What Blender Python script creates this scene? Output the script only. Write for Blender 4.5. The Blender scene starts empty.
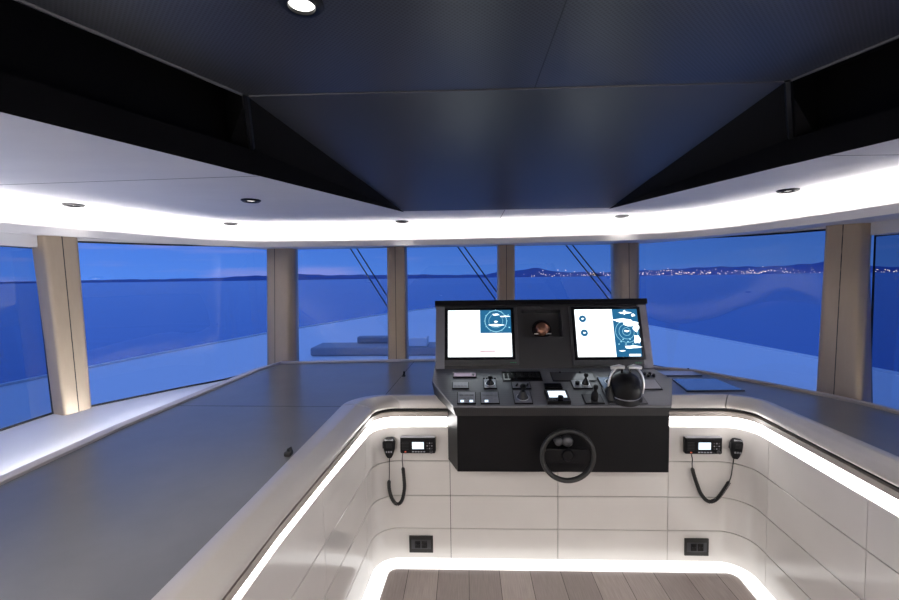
import bpy, bmesh, math, random
from mathutils import Vector, Matrix
random.seed(7)
C = bpy.context.scene.collection
sc = bpy.context.scene

# ------------------------------------------------------------------ materials
def mat(name, col, rough=.5, metal=0, coat=0, spec=.5, emit=None, es=0, bump=None):
    m = bpy.data.materials.new(name); m.use_nodes = True
    nt = m.node_tree; b = nt.nodes['Principled BSDF']
    b.inputs['Base Color'].default_value = (*col, 1)
    b.inputs['Roughness'].default_value = rough
    b.inputs['Metallic'].default_value = metal
    b.inputs['Coat Weight'].default_value = coat
    b.inputs['Coat Roughness'].default_value = .05
    b.inputs['Specular IOR Level'].default_value = spec
    if emit:
        b.inputs['Emission Color'].default_value = (*emit, 1)
        b.inputs['Emission Strength'].default_value = es
    if bump:
        sc_, st, dist = bump
        n = nt.nodes.new('ShaderNodeTexNoise'); n.inputs['Scale'].default_value = sc_; n.inputs['Detail'].default_value = 5
        tc = nt.nodes.new('ShaderNodeTexCoord'); nt.links.new(tc.outputs['Object'], n.inputs['Vector'])
        bp = nt.nodes.new('ShaderNodeBump'); bp.inputs['Strength'].default_value = st; bp.inputs['Distance'].default_value = dist
        nt.links.new(n.outputs['Fac'], bp.inputs['Height']); nt.links.new(bp.outputs['Normal'], b.inputs['Normal'])
    return m
def mottle(m, c1, c2, scale, rough=None, stretch=None):
    nt = m.node_tree; b = nt.nodes['Principled BSDF']
    tc = nt.nodes.new('ShaderNodeTexCoord'); n = nt.nodes.new('ShaderNodeTexNoise'); r = nt.nodes.new('ShaderNodeValToRGB')
    n.inputs['Scale'].default_value = scale; n.inputs['Detail'].default_value = 3; n.inputs['Roughness'].default_value = .6
    src = tc.outputs['Object']
    if stretch:
        mp = nt.nodes.new('ShaderNodeMapping'); mp.inputs['Scale'].default_value = stretch
        nt.links.new(src, mp.inputs['Vector']); src = mp.outputs['Vector']
    nt.links.new(src, n.inputs['Vector']); nt.links.new(n.outputs['Fac'], r.inputs['Fac'])
    r.color_ramp.elements[0].position = .3; r.color_ramp.elements[1].position = .7
    r.color_ramp.elements[0].color = (*c1, 1); r.color_ramp.elements[1].color = (*c2, 1)
    nt.links.new(r.outputs['Color'], b.inputs['Base Color'])
    if rough:
        mr = nt.nodes.new('ShaderNodeMapRange'); mr.inputs['To Min'].default_value = rough[0]; mr.inputs['To Max'].default_value = rough[1]
        nt.links.new(n.outputs['Fac'], mr.inputs['Value']); nt.links.new(mr.outputs['Result'], b.inputs['Roughness'])
    return m
def emat(name, col, s):
    m = bpy.data.materials.new(name); m.use_nodes = True; nt = m.node_tree; nt.nodes.clear()
    e = nt.nodes.new('ShaderNodeEmission'); o = nt.nodes.new('ShaderNodeOutputMaterial')
    e.inputs['Color'].default_value = (*col, 1); e.inputs['Strength'].default_value = s
    nt.links.new(e.outputs[0], o.inputs['Surface']); return m

WALL = mottle(mat('white_lacquer', (.62,.58,.54), .16, spec=.5, coat=.3), (.67,.64,.615), (.71,.68,.655), 2.5)
WHITE = mat('white_paint', (.72,.70,.70), .5)
CEIL = mottle(mat('white_ceiling', (.6,.58,.6), .55), (.70,.685,.70), (.76,.745,.755), 1.6, stretch=(1,3,1))
TROUGH = mat('white_sill', (.84,.83,.84), .35)
TAUPE = mottle(mat('taupe_leather', (.40,.36,.34), .3, coat=.25), (.53,.49,.46), (.57,.53,.50), 3)
BEIGE = mat('beige_trim', (.45,.40,.36), .4)
PILLAR = mottle(mat('champagne_metal', (.34,.26,.18), .38, metal=.35), (.41,.325,.235), (.43,.345,.25), 3, stretch=(20,20,.8))
GAP = mat('black_gap', (.008,.008,.009), .6)
COUNTER = mottle(mat('charcoal_leather', (.08,.08,.085), .29), (.112,.112,.118), (.135,.135,.142), 5)
BLACK = mat('satin_black', (.0035,.0035,.0048), .4, spec=.2)
BLACKG = mat('gloss_black', (.008,.008,.01), .08)
DGREY = mat('dark_grey_metal', (.07,.07,.078), .33, metal=.5)
MGREY = mat('mid_grey_plate', (.27,.27,.30), .3, metal=.4)
CHROME = mat('chrome', (.80,.80,.82), .28, metal=1)
RUBBER = mat('black_rubber', (.015,.015,.015), .5)
COPPER = mat('copper_bowl', (.35,.17,.11), .25, metal=.7)
SCRW = emat('screen_white', (.88,.97,1), 2.2)
SCRB = emat('screen_blue', (.02,.13,.27), 1.2)
SCRC = emat('screen_cyan', (.35,.75,.9), 1.3)
SCRR = emat('screen_red', (.55,.25,.3), 1.0)
LCD = emat('lcd_white', (.75,.88,1), 1.6)
BTN = emat('button_light', (.7,.85,1), 1.5)
REDL = emat('button_red', (.9,.2,.12), .7)
LED = emat('led_white', (1,.97,.945), 12.0)
LEDT = emat('led_toe', (1,.97,.945), 1.6)
LEDC = emat('led_cove', (1,.965,.955), 45.0)
LEDS = emat('led_sill', (.92,.94,1), 45.0)
LAMP = emat('lamp_white', (1,.97,.93), 2.5)
DECK = mat('white_deck', (.72,.74,.78), .45)
DECKG = mat('grey_deck_seat', (.28,.28,.32), .6)

def carbon(name, c1, c2, scale, rough=.3, stripes=False, bumps=.3):
    m = mat(name, c1, rough); nt = m.node_tree; b = nt.nodes['Principled BSDF']
    tc = nt.nodes.new('ShaderNodeTexCoord')
    v = nt.nodes.new('ShaderNodeTexVoronoi'); v.inputs['Randomness'].default_value = 0; v.inputs['Scale'].default_value = scale
    mp = nt.nodes.new('ShaderNodeMapping'); mp.inputs['Rotation'].default_value = (0, 0, math.radians(45))
    nt.links.new(tc.outputs['Object'], mp.inputs['Vector']); nt.links.new(mp.outputs['Vector'], v.inputs['Vector'])
    r = nt.nodes.new('ShaderNodeValToRGB'); r.color_ramp.elements[0].position = .25; r.color_ramp.elements[1].position = .42
    r.color_ramp.elements[0].color = (*c2, 1); r.color_ramp.elements[1].color = (*c1, 1)
    nt.links.new(v.outputs['Distance'], r.inputs['Fac']); nt.links.new(r.outputs['Color'], b.inputs['Base Color'])
    bp = nt.nodes.new('ShaderNodeBump'); bp.inputs['Strength'].default_value = bumps; bp.inputs['Distance'].default_value = .001
    nt.links.new(v.outputs['Distance'], bp.inputs['Height']); nt.links.new(bp.outputs['Normal'], b.inputs['Normal'])
    return m
PERF = carbon('perforated_black', (.028,.029,.034), (.004,.004,.005), 110, .36, bumps=.12)
WEDGE = mat('satin_black_panel', (.006,.0065,.009), .4, spec=1.0)
FASC = mat('matt_black_fascia', (.004,.004,.005), .7, spec=.08)
DASH = carbon('carbon_dash', (.15,.155,.175), (.105,.108,.122), 160, .3, bumps=.12)
BAND = carbon('carbon_band', (.016,.016,.018), (.006,.006,.007), 130, .4, bumps=.3)

def glass(name, tint, refl=1.0):
    m = bpy.data.materials.new(name); m.use_nodes = True; nt = m.node_tree; nt.nodes.clear()
    t = nt.nodes.new('ShaderNodeBsdfTransparent'); t.inputs['Color'].default_value = (*tint, 1)
    g = nt.nodes.new('ShaderNodeBsdfGlossy'); g.inputs['Roughness'].default_value = 0.0
    lw = nt.nodes.new('ShaderNodeLayerWeight'); lw.inputs['Blend'].default_value = .5
    pw = nt.nodes.new('ShaderNodeMath'); pw.operation = 'POWER'; pw.inputs[1].default_value = 5; nt.links.new(lw.outputs['Facing'], pw.inputs[0])
    f = nt.nodes.new('ShaderNodeMath'); f.operation = 'MULTIPLY_ADD'; f.inputs[1].default_value = .94; f.inputs[2].default_value = .055; nt.links.new(pw.outputs[0], f.inputs[0])
    x = nt.nodes.new('ShaderNodeMixShader'); o = nt.nodes.new('ShaderNodeOutputMaterial')
    nt.links.new(f.outputs[0], x.inputs[0]); nt.links.new(t.outputs[0], x.inputs[1]); nt.links.new(g.outputs[0], x.inputs[2])
    nt.links.new(x.outputs[0], o.inputs['Surface']); return m
GLASS = glass('window_glass', (.93,.96,1))
GLASSD = glass('tinted_glass', (.52,.60,.70))

def floor_mat():
    m = mat('grey_timber', (.2,.17,.16), .3, coat=.15); nt = m.node_tree; b = nt.nodes['Principled BSDF']
    tc = nt.nodes.new('ShaderNodeTexCoord'); mp = nt.nodes.new('ShaderNodeMapping'); mp.inputs['Rotation'].default_value = (0,0,math.radians(90))
    br = nt.nodes.new('ShaderNodeTexBrick'); br.inputs['Scale'].default_value = 1
    br.inputs['Brick Width'].default_value = 1.3; br.inputs['Row Height'].default_value = .16; br.inputs['Mortar Size'].default_value = .0015
    br.inputs['Color1'].default_value = (.28,.235,.225,1); br.inputs['Color2'].default_value = (.42,.36,.34,1); br.inputs['Mortar'].default_value = (.05,.04,.04,1)
    nt.links.new(tc.outputs['Object'], mp.inputs['Vector']); nt.links.new(mp.outputs['Vector'], br.inputs['Vector'])
    n = nt.nodes.new('ShaderNodeTexNoise'); mp2 = nt.nodes.new('ShaderNodeMapping'); mp2.inputs['Scale'].default_value = (40,2,1)
    nt.links.new(tc.outputs['Object'], mp2.inputs['Vector']); nt.links.new(mp2.outputs['Vector'], n.inputs['Vector']); n.inputs['Detail'].default_value = 6
    mx = nt.nodes.new('ShaderNodeMix'); mx.data_type = 'RGBA'; mx.blend_type = 'MULTIPLY'; mx.inputs['Factor'].default_value = .6
    mr = nt.nodes.new('ShaderNodeMapRange'); mr.inputs['To Min'].default_value = .5; mr.inputs['To Max'].default_value = 1.5
    nt.links.new(n.outputs['Fac'], mr.inputs['Value'])
    nt.links.new(br.outputs['Color'], mx.inputs[6]); nt.links.new(mr.outputs['Result'], mx.inputs[7]); nt.links.new(mx.outputs[2], b.inputs['Base Color'])
    return m
FLOOR = floor_mat()

def sea_mat():
    m = mat('sea_water', (.008,.085,.38), .22); nt = m.node_tree; b = nt.nodes['Principled BSDF']
    tc = nt.nodes.new('ShaderNodeTexCoord'); mp = nt.nodes.new('ShaderNodeMapping'); mp.inputs['Scale'].default_value = (.05,.25,1)
    n = nt.nodes.new('ShaderNodeTexNoise'); n.inputs['Scale'].default_value = 1; n.inputs['Detail'].default_value = 6
    nt.links.new(tc.outputs['Object'], mp.inputs['Vector']); nt.links.new(mp.outputs['Vector'], n.inputs['Vector'])
    bp = nt.nodes.new('ShaderNodeBump'); bp.inputs['Strength'].default_value = .25; bp.inputs['Distance'].default_value = .6
    nt.links.new(n.outputs['Fac'], bp.inputs['Height']); nt.links.new(bp.outputs['Normal'], b.inputs['Normal'])
    return m
SEA = sea_mat()
HILL = mat('distant_hill', (.03,.085,.30), .9)  # distance haze is mixed into this lighter, bluer base colour

# ------------------------------------------------------------------ mesh helpers
WL = {}                                         # world location of every object made
class MB:
    def __init__(s): s.bm = bmesh.new(); s.M = Matrix(); s.mi = 0
    def v(s, p): return s.bm.verts.new(s.M @ Vector(p))
    def f(s, vs):
        try:
            f = s.bm.faces.new(vs); f.material_index = s.mi; return f
        except ValueError: return None
    def poly(s, pts): return s.f([s.v(p) for p in pts])
    def box(s, a, b, bev=0):
        (x0,y0,z0),(x1,y1,z1) = a, b
        vs = [s.v((x,y,z)) for z in (z0,z1) for x,y in ((x0,y0),(x1,y0),(x1,y1),(x0,y1))]
        fs = [s.f([vs[i] for i in q]) for q in ((3,2,1,0),(4,5,6,7),(0,1,5,4),(1,2,6,5),(2,3,7,6),(3,0,4,7))]
        if bev:
            es = list({e for f in fs for e in f.edges})
            r = bmesh.ops.bevel(s.bm, geom=es, offset=bev, segments=2, affect='EDGES', profile=.5)
            for f in r['faces']: f.material_index = s.mi
    def prism(s, pts, z0, z1):
        a = [s.v((x,y,z0)) for x,y in pts]; b = [s.v((x,y,z1)) for x,y in pts]; n = len(pts)
        s.f(a[::-1]); s.f(b)
        for i in range(n): s.f([a[i],a[(i+1)%n],b[(i+1)%n],b[i]])
    def loft(s, lo, hi, caps=True):
        a = [s.v(p) for p in lo]; b = [s.v(p) for p in hi]; n = len(lo)
        if caps: s.f(a[::-1]); s.f(b)
        for i in range(n): s.f([a[i],a[(i+1)%n],b[(i+1)%n],b[i]])
    def lathe(s, prof, seg=24, c=(0,0,0)):       # prof: (r, z)
        rings = []
        for r, z in prof:
            if r < 1e-6: rings.append([s.v((c[0],c[1],c[2]+z))])
            else: rings.append([s.v((c[0]+r*math.cos(2*math.pi*k/seg), c[1]+r*math.sin(2*math.pi*k/seg), c[2]+z)) for k in range(seg)])
        for A, B in zip(rings, rings[1:]):
            for k in range(seg):
                q = [A[k%len(A)], A[(k+1)%len(A)], B[(k+1)%len(B)], B[k%len(B)]]
                u = []
                for w in q:
                    if w not in u: u.append(w)
                if len(u) > 2: s.f(u)
    def tube(s, pts, r, seg=10, caps=True):
        P = [Vector(p) for p in pts]; rr = r if isinstance(r, (list,tuple)) else [r]*len(P); rings = []
        up = Vector((0,0,1))
        t0 = (P[1]-P[0]).normalized(); n = t0.cross(up)
        if n.length < .05: n = t0.cross(Vector((1,0,0)))
        n.normalize()
        for i, p in enumerate(P):
            t = (P[min(i+1,len(P)-1)]-P[max(i-1,0)]).normalized()
            n = (n - t*n.dot(t)).normalized(); b = t.cross(n)
            rings.append([s.v(p + n*rr[i]*math.cos(2*math.pi*k/seg) + b*rr[i]*math.sin(2*math.pi*k/seg)) for k in range(seg)])
        for A, B in zip(rings, rings[1:]):
            for k in range(seg): s.f([A[k],A[(k+1)%seg],B[(k+1)%seg],B[k]])
        if caps: s.f(rings[0][::-1]); s.f(rings[-1])
    def grid(s, rows):                            # rows of points, open both ways
        V = [[s.v(p) for p in r] for r in rows]
        for a, b in zip(V, V[1:]):
            for i in range(len(a)-1): s.f([a[i],a[i+1],b[i+1],b[i]])
        return V
    def sect(s, rings):                           # closed sections along a path, capped
        V = [[s.v(p) for p in r] for r in rings]
        for a, b in zip(V, V[1:]):
            n = len(a)
            for i in range(n): s.f([a[i],a[(i+1)%n],b[(i+1)%n],b[i]])
        s.f(V[0][::-1]); s.f(V[-1])
    def build(s, name, mats, parent=None, smooth=None, origin=None):
        bmesh.ops.recalc_face_normals(s.bm, faces=s.bm.faces[:])
        me = bpy.data.meshes.new(name)
        vs = [v.co for v in s.bm.verts]
        lo = Vector([min(c[i] for c in vs) for i in range(3)]); hi = Vector([max(c[i] for c in vs) for i in range(3)])
        o_ = Vector(origin) if origin else Vector(((lo.x+hi.x)/2, (lo.y+hi.y)/2, lo.z))
        for v in s.bm.verts: v.co -= o_
        s.bm.to_mesh(me); s.bm.free()
        for m in (mats if isinstance(mats, (list,tuple)) else [mats]): me.materials.append(m)
        o = bpy.data.objects.new(name, me); C.objects.link(o)
        WL[o.name] = o_
        o.location = o_
        if parent is not None:
            o.parent = parent; o.location = o_ - WL[parent.name]
        if smooth is not None:
            for p in me.polygons: p.use_smooth = True
            me.set_sharp_from_angle(angle=math.radians(smooth))
        return o
def empty(name, loc):
    o = bpy.data.objects.new(name, None); C.objects.link(o); o.location = loc; WL[o.name] = Vector(loc); o.empty_display_size = .05; return o
def tag(o, label, cat, group=None, kind=None):
    o['label'] = label; o['category'] = cat
    if group: o['group'] = group
    if kind: o['kind'] = kind
    return o
def struct(o): o['kind'] = 'structure'; return o
def dup(o, delta, parent=None):
    c = o.copy(); C.objects.link(c); WL[c.name] = WL[o.name] + Vector(delta)
    if parent is not None: c.parent = parent
    else: c.location = Vector(o.location) + Vector(delta)
    for ch in list(o.children): dup(ch, delta, c)
    return c
def fillet(pts, rads, seg=10):
    out = [Vector(pts[0])]
    for i in range(1, len(pts)-1):
        p0, p, p1 = Vector(pts[i-1]), Vector(pts[i]), Vector(pts[i+1]); r = rads[i-1]
        if r <= 0: out.append(p); continue
        a = (p0-p).normalized(); b = (p1-p).normalized(); ang = a.angle(b); d = r/math.tan(ang/2)
        c = p + (a+b).normalized()*(r/math.sin(ang/2))
        s0 = p+a*d-c; s1 = p+b*d-c; th = s0.angle(s1)
        for k in range(seg+1):
            t = k/seg; q = (s0*math.sin((1-t)*th)+s1*math.sin(t*th))/math.sin(th); out.append(c+q)
    out.append(Vector(pts[-1])); return out
def spline(pts, n=8):
    P = [Vector(p) for p in pts]; P = [P[0]*2-P[1]] + P + [P[-1]*2-P[-2]]; out = []
    for i in range(1, len(P)-2):
        for k in range(n):
            t = k/n; a,b,c,d = P[i-1:i+3]
            out.append(.5*((2*b)+(c-a)*t+(2*a-5*b+4*c-d)*t*t+(3*b-a-3*c+d)*t**3))
    out.append(P[-2]); return out
def normals(path):                                # left-hand normals of a plan path
    N = []
    for i in range(len(path)):
        t = (path[min(i+1,len(path)-1)]-path[max(i-1,0)]).normalized(); N.append(Vector((-t.y, t.x)))
    return N

# ------------------------------------------------------------------ camera (level boat, horizon slightly rolled)
F = 430.0
yaw, pit, rol = math.radians(2.2), math.radians(-2.98), math.radians(.75)
f = Vector((-math.sin(yaw)*math.cos(pit), math.cos(yaw)*math.cos(pit), math.sin(pit)))
r0 = f.cross(Vector((0,0,1))).normalized(); u0 = r0.cross(f)
r = r0*math.cos(rol)-u0*math.sin(rol); u = u0*math.cos(rol)+r0*math.sin(rol)
cam = bpy.data.objects.new('camera', bpy.data.cameras.new('camera')); C.objects.link(cam)
R = Matrix((r, u, -f)).transposed().to_4x4()
cam.matrix_world = Matrix.Translation((0,0,1.55)) @ R
cam.data.sensor_width = 36; cam.data.lens = 36*F/899; cam.data.clip_end = 30000; cam.data.clip_start = .05
sc.camera = cam

# ------------------------------------------------------------------ well: floor, walls, light strips, coaming
# inner wall line of the helm well, from port aft round the front to starboard aft
IN = fillet([(-.575,-.8),(-.560,1.2),(-.503,2.29),(1.468,2.29),(1.405,1.2),(1.40,-.8)], [0,.13,.13,0], 10)
OUT = fillet([(-.665,-.8),(-.645,1.2),(-.642,2.345),(1.53,2.345),(1.50,1.2),(1.49,-.8)], [0,.19,.16,0], 10)
NI = normals(IN)
def seg_len(P):
    L = [0]
    for a, b in zip(P, P[1:]): L.append(L[-1]+(b-a).length)
    return L
LI = seg_len(IN)
def at_len(P, L, N, s):
    for i in range(len(P)-1):
        if L[i+1] >= s-1e-9:
            t = (s-L[i])/max(L[i+1]-L[i],1e-9); return P[i].lerp(P[i+1], t), N[i].lerp(N[i+1], t).normalized()
    return P[-1], N[-1]
def len_at(x=None, y=None, side=None):
    best = None
    for k in range(4001):
        s = LI[-1]*k/4000; p, n = at_len(IN, LI, NI, s)
        if y is not None:
            if (side == 'L') != (p.x < .4): continue
            d = abs(p.y-y)
        else:
            if p.y < 2.2: continue
            d = abs(p.x-x)
        if best is None or d < best[0]: best = (d, s)
    return best[1]
def samples(s0, s1):
    return [s0]+[l for l in LI if s0+1e-4 < l < s1-1e-4]+[s1]
sy = lambda y, sd: len_at(y=y, side=sd); sx = lambda x: len_at(x=x)
cuts = [0, sy(.45,'L'), sy(1.0,'L'), sy(1.55,'L'), sy(2.10,'L'), sx(-.098), sx(.486), sx(1.070), sy(2.10,'R'), sy(1.55,'R'), sy(1.0,'R'), sy(.45,'R'), LI[-1]]
def ztop(p):
    return .742 + (.024*min(1, max(0, (2.2-p.y)/.5)) if p.x < -.3 else 0)
rows = [(.004,.172),(.176,.357),(.361,.551),(.555,.742)]
def wall_part(name, a, b):
    m = MB()
    for i in range(a, b):
        ss = samples(cuts[i]+.0015, cuts[i+1]-.0015)
        for z0, z1 in rows:
            rings = []
            for s in ss:
                p, n = at_len(IN, LI, NI, s)
                q = p + n*.012; h = .0015
                if z0 > .55: z1 = ztop(p)
                rings.append([(p.x+n.x*h,p.y+n.y*h,z0),(p.x,p.y,z0+h),(p.x,p.y,z1-h),(p.x+n.x*h,p.y+n.y*h,z1),(q.x,q.y,z1),(q.x,q.y,z0)])
            m.sect(rings)
    m.mi = 1
    rings = []
    for s in samples(cuts[a], cuts[b]):
        p, n = at_len(IN, LI, NI, s); q = p+n*.013; w = p+n*.03
        rings.append([(q.x,q.y,0),(q.x,q.y,ztop(p)+.002),(w.x,w.y,ztop(p)+.002),(w.x,w.y,0)])
    m.sect(rings)
    return struct(m.build(name, [WALL, GAP], smooth=40))
wall_part('wall_left', 0, 4); wall_part('wall_front', 4, 8); wall_part('wall_right', 8, 12)

def strip(name, prof, mt, s0=0, s1=None, N=NI, P=IN, L=LI):
    s1 = L[-1] if s1 is None else s1; m = MB(); rings = []
    for s in [s0]+[l for l in L if s0+1e-4 < l < s1-1e-4]+[s1]:
        p, n = at_len(P, L, N, s); rings.append([(p.x+n.x*o, p.y+n.y*o, z if z != .746 else ztop(p)+.004) for o, z in prof])
    m.sect(rings); return m.build(name, mt, smooth=40)
for s0_, s1_, lb in ((0, sx(-.112), 'bright white light strip under the padded rail, left of the console'), (sx(1.075), LI[-1], 'bright white light strip under the padded rail, right of the console')):
    tag(strip('led_strip', [(.002,.746),(.002,.797),(.022,.797),(.022,.746)], LED, s0_, s1_), lb, 'light')
tag(strip('led_strip', [(-.085,.001),(-.085,.008),(-.002,.008),(-.002,.001)], LEDT), 'bright white light strip along the foot of the well walls at the floor', 'light')
struct(strip('trim_1', [(-.004,.799),(-.006,.826),(.03,.826),(.03,.799)], BEIGE))
struct(strip('trim_2', [(.014,.826),(.014,.862),(.04,.862),(.04,.826)], GAP))
m = MB(); m.prism([(p.x,p.y) for p in IN], -.03, 0); struct(m.build('floor', FLOOR, origin=(0,0,0)))

# padded coaming rail: lofted between the inner and the outer line
prof = [(-.20,.846),(-.42,.850),(-.55,.858),(-.50,.870),(-.25,.884),(.10,.8945),(.30,.900),(.40,.9045),(.46,.906),(.9,.906),(1.0,.902),(1.0,.866),(.5,.850)]
LO = seg_len(OUT); NO = normals(OUT)
WID = .045
rail = tag(empty('coaming_rail', (.46,1.2,.85)), 'taupe padded rail with rounded nose running round the helm well', 'rail')
def rail_part(i0, i1, f0, f1):
    # index range in the matching polylines, with fractional ends
    def pt(P, x):
        i = min(int(x), len(P)-2); return P[i].lerp(P[i+1], x-i)
    xs = [f0]+[k for k in range(i0, i1+1) if f0+.001 < k < f1-.001]+[f1]; m = MB(); rings = []
    for x in xs:
        a, b = pt(IN, x), pt(OUT, x); d = (b-a); w = d.length; dn = d.normalized()
        ring = []
        for t, z in prof:
            off = t*w if t > 0 else t*WID
            ring.append((a.x+dn.x*off, a.y+dn.y*off, z))
        rings.append(ring)
    m.sect(rings); m.build('rail_section', TAUPE, rail, smooth=50)
nI = len(IN)
# the front run goes from the end of the port corner arc to the start of the starboard arc
iL, iR = 12, 13
def frac(x): return iL + (x-IN[iL].x)/(IN[iR].x-IN[iL].x)
g = .004
rail_part(0, 2, 0, .80-g); rail_part(0, 3, .80, 2-.01); rail_part(2, iL, 2.0, iL+.0); rail_part(iL, iR, iL+.003, frac(-.108))
rail_part(iL, iR+2, frac(1.07), iR+1.5); rail_part(iR+1, nI-1, iR+1.75, nI-1)

# dark worktop round the well
EDGE = spline([(1.288,3.0),(1.44,2.935),(1.537,2.868),(1.629,2.71),(1.726,2.572),(1.82,2.394),(1.90,2.239),(1.965,2.0),(2.0,1.5),(2.0,.5),(2.0,-.8)], 4)
LFT = [(-1.49,-.8),(-1.505,1.29),(-1.53,1.82),(-1.49,3.0),(-1.44,3.25),(-.25,3.33),(.9,3.15)]
outer = [Vector(p) for p in LFT]+EDGE
m = MB()
ring = [m.v((p.x,p.y,.9)) for p in outer] + [m.v((p.x+0,p.y,.9)) for p in reversed(OUT)]
fc = m.f(ring)
ex = bmesh.ops.extrude_face_region(m.bm, geom=[fc]); bmesh.ops.translate(m.bm, vec=(0,0,-.05), verts=[v for v in ex['geom'] if isinstance(v, bmesh.types.BMVert)])
bmesh.ops.triangulate(m.bm, faces=[f_ for f_ in m.bm.faces if len(f_.verts) > 4])
wt = tag(m.build('worktop', COUNTER), 'dark charcoal leather-look worktop wrapping round the helm well', 'worktop')
def groove(pts, w=.003):
    m = MB(); (x0,y0),(x1,y1) = pts; d = Vector((x1-x0,y1-y0)).normalized(); n = Vector((-d.y,d.x))*w/2
    m.prism([(x0-n.x,y0-n.y),(x1-n.x,y1-n.y),(x1+n.x,y1+n.y),(x0+n.x,y0+n.y)], .8998, .9006); m.build('seam', GAP, wt)
groove([(-1.52,2.16),(-.645,2.14)]); groove([(-.455,2.36),(-.41,3.31)])
# light trim along the worktop's outer edge (port and front wide, starboard narrow)
def edge_trim(name, pts, w, zt, mt):
    P = [Vector(p) for p in pts]; N = normals(P); m = MB()
    m.sect([[(p.x,p.y,.86),(p.x,p.y,zt-.002),(p.x+n.x*.003,p.y+n.y*.003,zt),(p.x+n.x*w,p.y+n.y*w,zt),(p.x+n.x*w,p.y+n.y*w,.86)] for p, n in zip(P, N)])
    return struct(m.build(name, mt, smooth=40))
edge_trim('trim_3', LFT+[(1.288,3.0)], .045, .912, mat('pale_edge', (.62,.57,.56), .35))
edge_trim('trim_4', EDGE, .028, .915, BEIGE)

# white sill shelves between trim and glass
SILL = [(-2.30,-.8),(-2.28,2.2),(-2.14,2.36),(-1.9,2.75),(-1.74,3.02),(-1.62,3.48),(1.42,3.48),(1.72,2.95),(2.04,2.42),(2.16,2.2),(2.18,-.8)]
tr = [Vector((-1.535,-.8)),Vector((-1.55,1.29)),Vector((-1.575,1.82)),Vector((-1.535,3.03)),Vector((-1.47,3.29)),Vector((-.25,3.375)),Vector((.9,3.2)),Vector((1.31,3.03))]+[p+n*.028 for p, n in zip(EDGE, normals(EDGE))]
m = MB(); fc = m.f([m.v((x,y,.845)) for x,y in SILL]+[m.v((p.x,p.y,.845)) for p in reversed(tr)])
ex = bmesh.ops.extrude_face_region(m.bm, geom=[fc]); bmesh.ops.translate(m.bm, vec=(0,0,-.03), verts=[v for v in ex['geom'] if isinstance(v, bmesh.types.BMVert)])
bmesh.ops.triangulate(m.bm, faces=[f_ for f_ in m.bm.faces if len(f_.verts) > 4])
struct(m.build('trim_5', TROUGH))
m = MB(); m.sect([[(x+n.x*.046,y+n.y*.046,z) for z in (.850,.898)]+[(x+n.x*.052,y+n.y*.052,z) for z in (.898,.850)] for (x,y), n in zip(LFT[:3]+[(-1.51,2.45)], normals([Vector(p) for p in LFT[:4]]))])
tag(m.build('led_strip', LEDS), 'thin light strip under the port worktop edge washing the white sill', 'light')

# ------------------------------------------------------------------ pillars and windows
def pillar(name, bot, top, seam_i, zb0=.80):
    """bot/top: matching outlines, seam_i: index of the visible face where the dark joint runs"""
    def rnd_(P):                                     # round the outline's corners in plan
        Q = []; n_ = len(P)
        for i in range(n_):
            a, b, c = Vector(P[i-1]), Vector(P[i]), Vector(P[(i+1)%n_]); k = .02
            p0 = b+(a-b).normalized()*k; p1 = b+(c-b).normalized()*k
            for j in range(5):
                t = j/4; Q.append(p0*(1-t)**2+b*2*t*(1-t)+p1*t*t)
        return Q
    m = MB(); B0, T0 = rnd_(bot), rnd_(top)
    m.sect([[a.lerp(b, k/10) for a, b in zip(B0, T0)] for k in range(11)])
    o = m.build(name, PILLAR, smooth=50)
    struct(o)
    a0, a1, t = seam_i; b0 = Vector(bot[a0]).lerp(Vector(bot[a1]), t); b1 = Vector(top[a0]).lerp(Vector(top[a1]), t)
    m = MB(); e = (Vector(bot[a1])-Vector(bot[a0])).normalized(); n = e.cross(Vector((0,0,1))); c = sum((Vector(q) for q in bot), Vector())/len(bot)
    if n.dot(c-b0) > 0: n = -n
    n = n.normalized()*.0012; e = e*.002
    q_ = [-e+n,e+n,e-n*4,-e-n*4]; m.sect([[b0.lerp(b1,k/10)+w_ for w_ in q_] for k in range(11)]); m.build('joint', GAP, o)
    return o
def front_pillar(name, xb0, xb1, xt0, xt1, ts, zt):
    yb, yt = 3.37, 3.53
    pillar(name, [(xb0,yb,.846),(xb1,yb,.846),(xb1+.0,yb+.14,.846),(xb0,yb+.14,.846)], [(xt0,yt,zt),(xt1,yt,zt),(xt1,yt+.14,zt),(xt0,yt+.14,zt)], (0,1,ts))
front_pillar('trim_6', -.630,-.475,-.648,-.495,.46,1.812)
front_pillar('trim_7', .247,.381,.265,.403,.50,1.812)
# corner pillars of the front
pillar('trim_8', [(-1.610,3.37,.846),(-1.43,3.37,.846),(-1.385,3.42,.846),(-1.41,3.55,.846),(-1.62,3.50,.846)], [(-1.655,3.53,1.82),(-1.465,3.53,1.82),(-1.425,3.58,1.82),(-1.45,3.70,1.82),(-1.67,3.66,1.82)], (0,1,.38))
pillar('trim_9', [(1.165,3.42,.846),(1.21,3.37,.846),(1.34,3.37,.846),(1.39,3.48,.846),(1.19,3.55,.846)], [(1.204,3.58,1.822),(1.25,3.53,1.822),(1.390,3.53,1.822),(1.44,3.64,1.822),(1.22,3.70,1.822)], (1,2,.46))
pillar('trim_10', [(-2.235,2.2,.846),(-2.13,2.163,.846),(-2.101,2.300,.846),(-2.19,2.36,.846)], [(-2.40,2.29,1.811),(-2.30,2.28,1.811),(-2.235,2.42,1.811),(-2.33,2.47,1.811)], (1,2,.50))
pillar('trim_11', [(2.02,2.25,.846),(2.0,2.29,.846),(1.935,2.44,.846),(2.06,2.50,.846),(2.13,2.3,.846)], [(2.16,2.38,1.811),(2.09,2.38,1.811),(1.995,2.48,1.811),(2.10,2.57,1.811),(2.2,2.45,1.811)], (1,2,.46))

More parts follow.
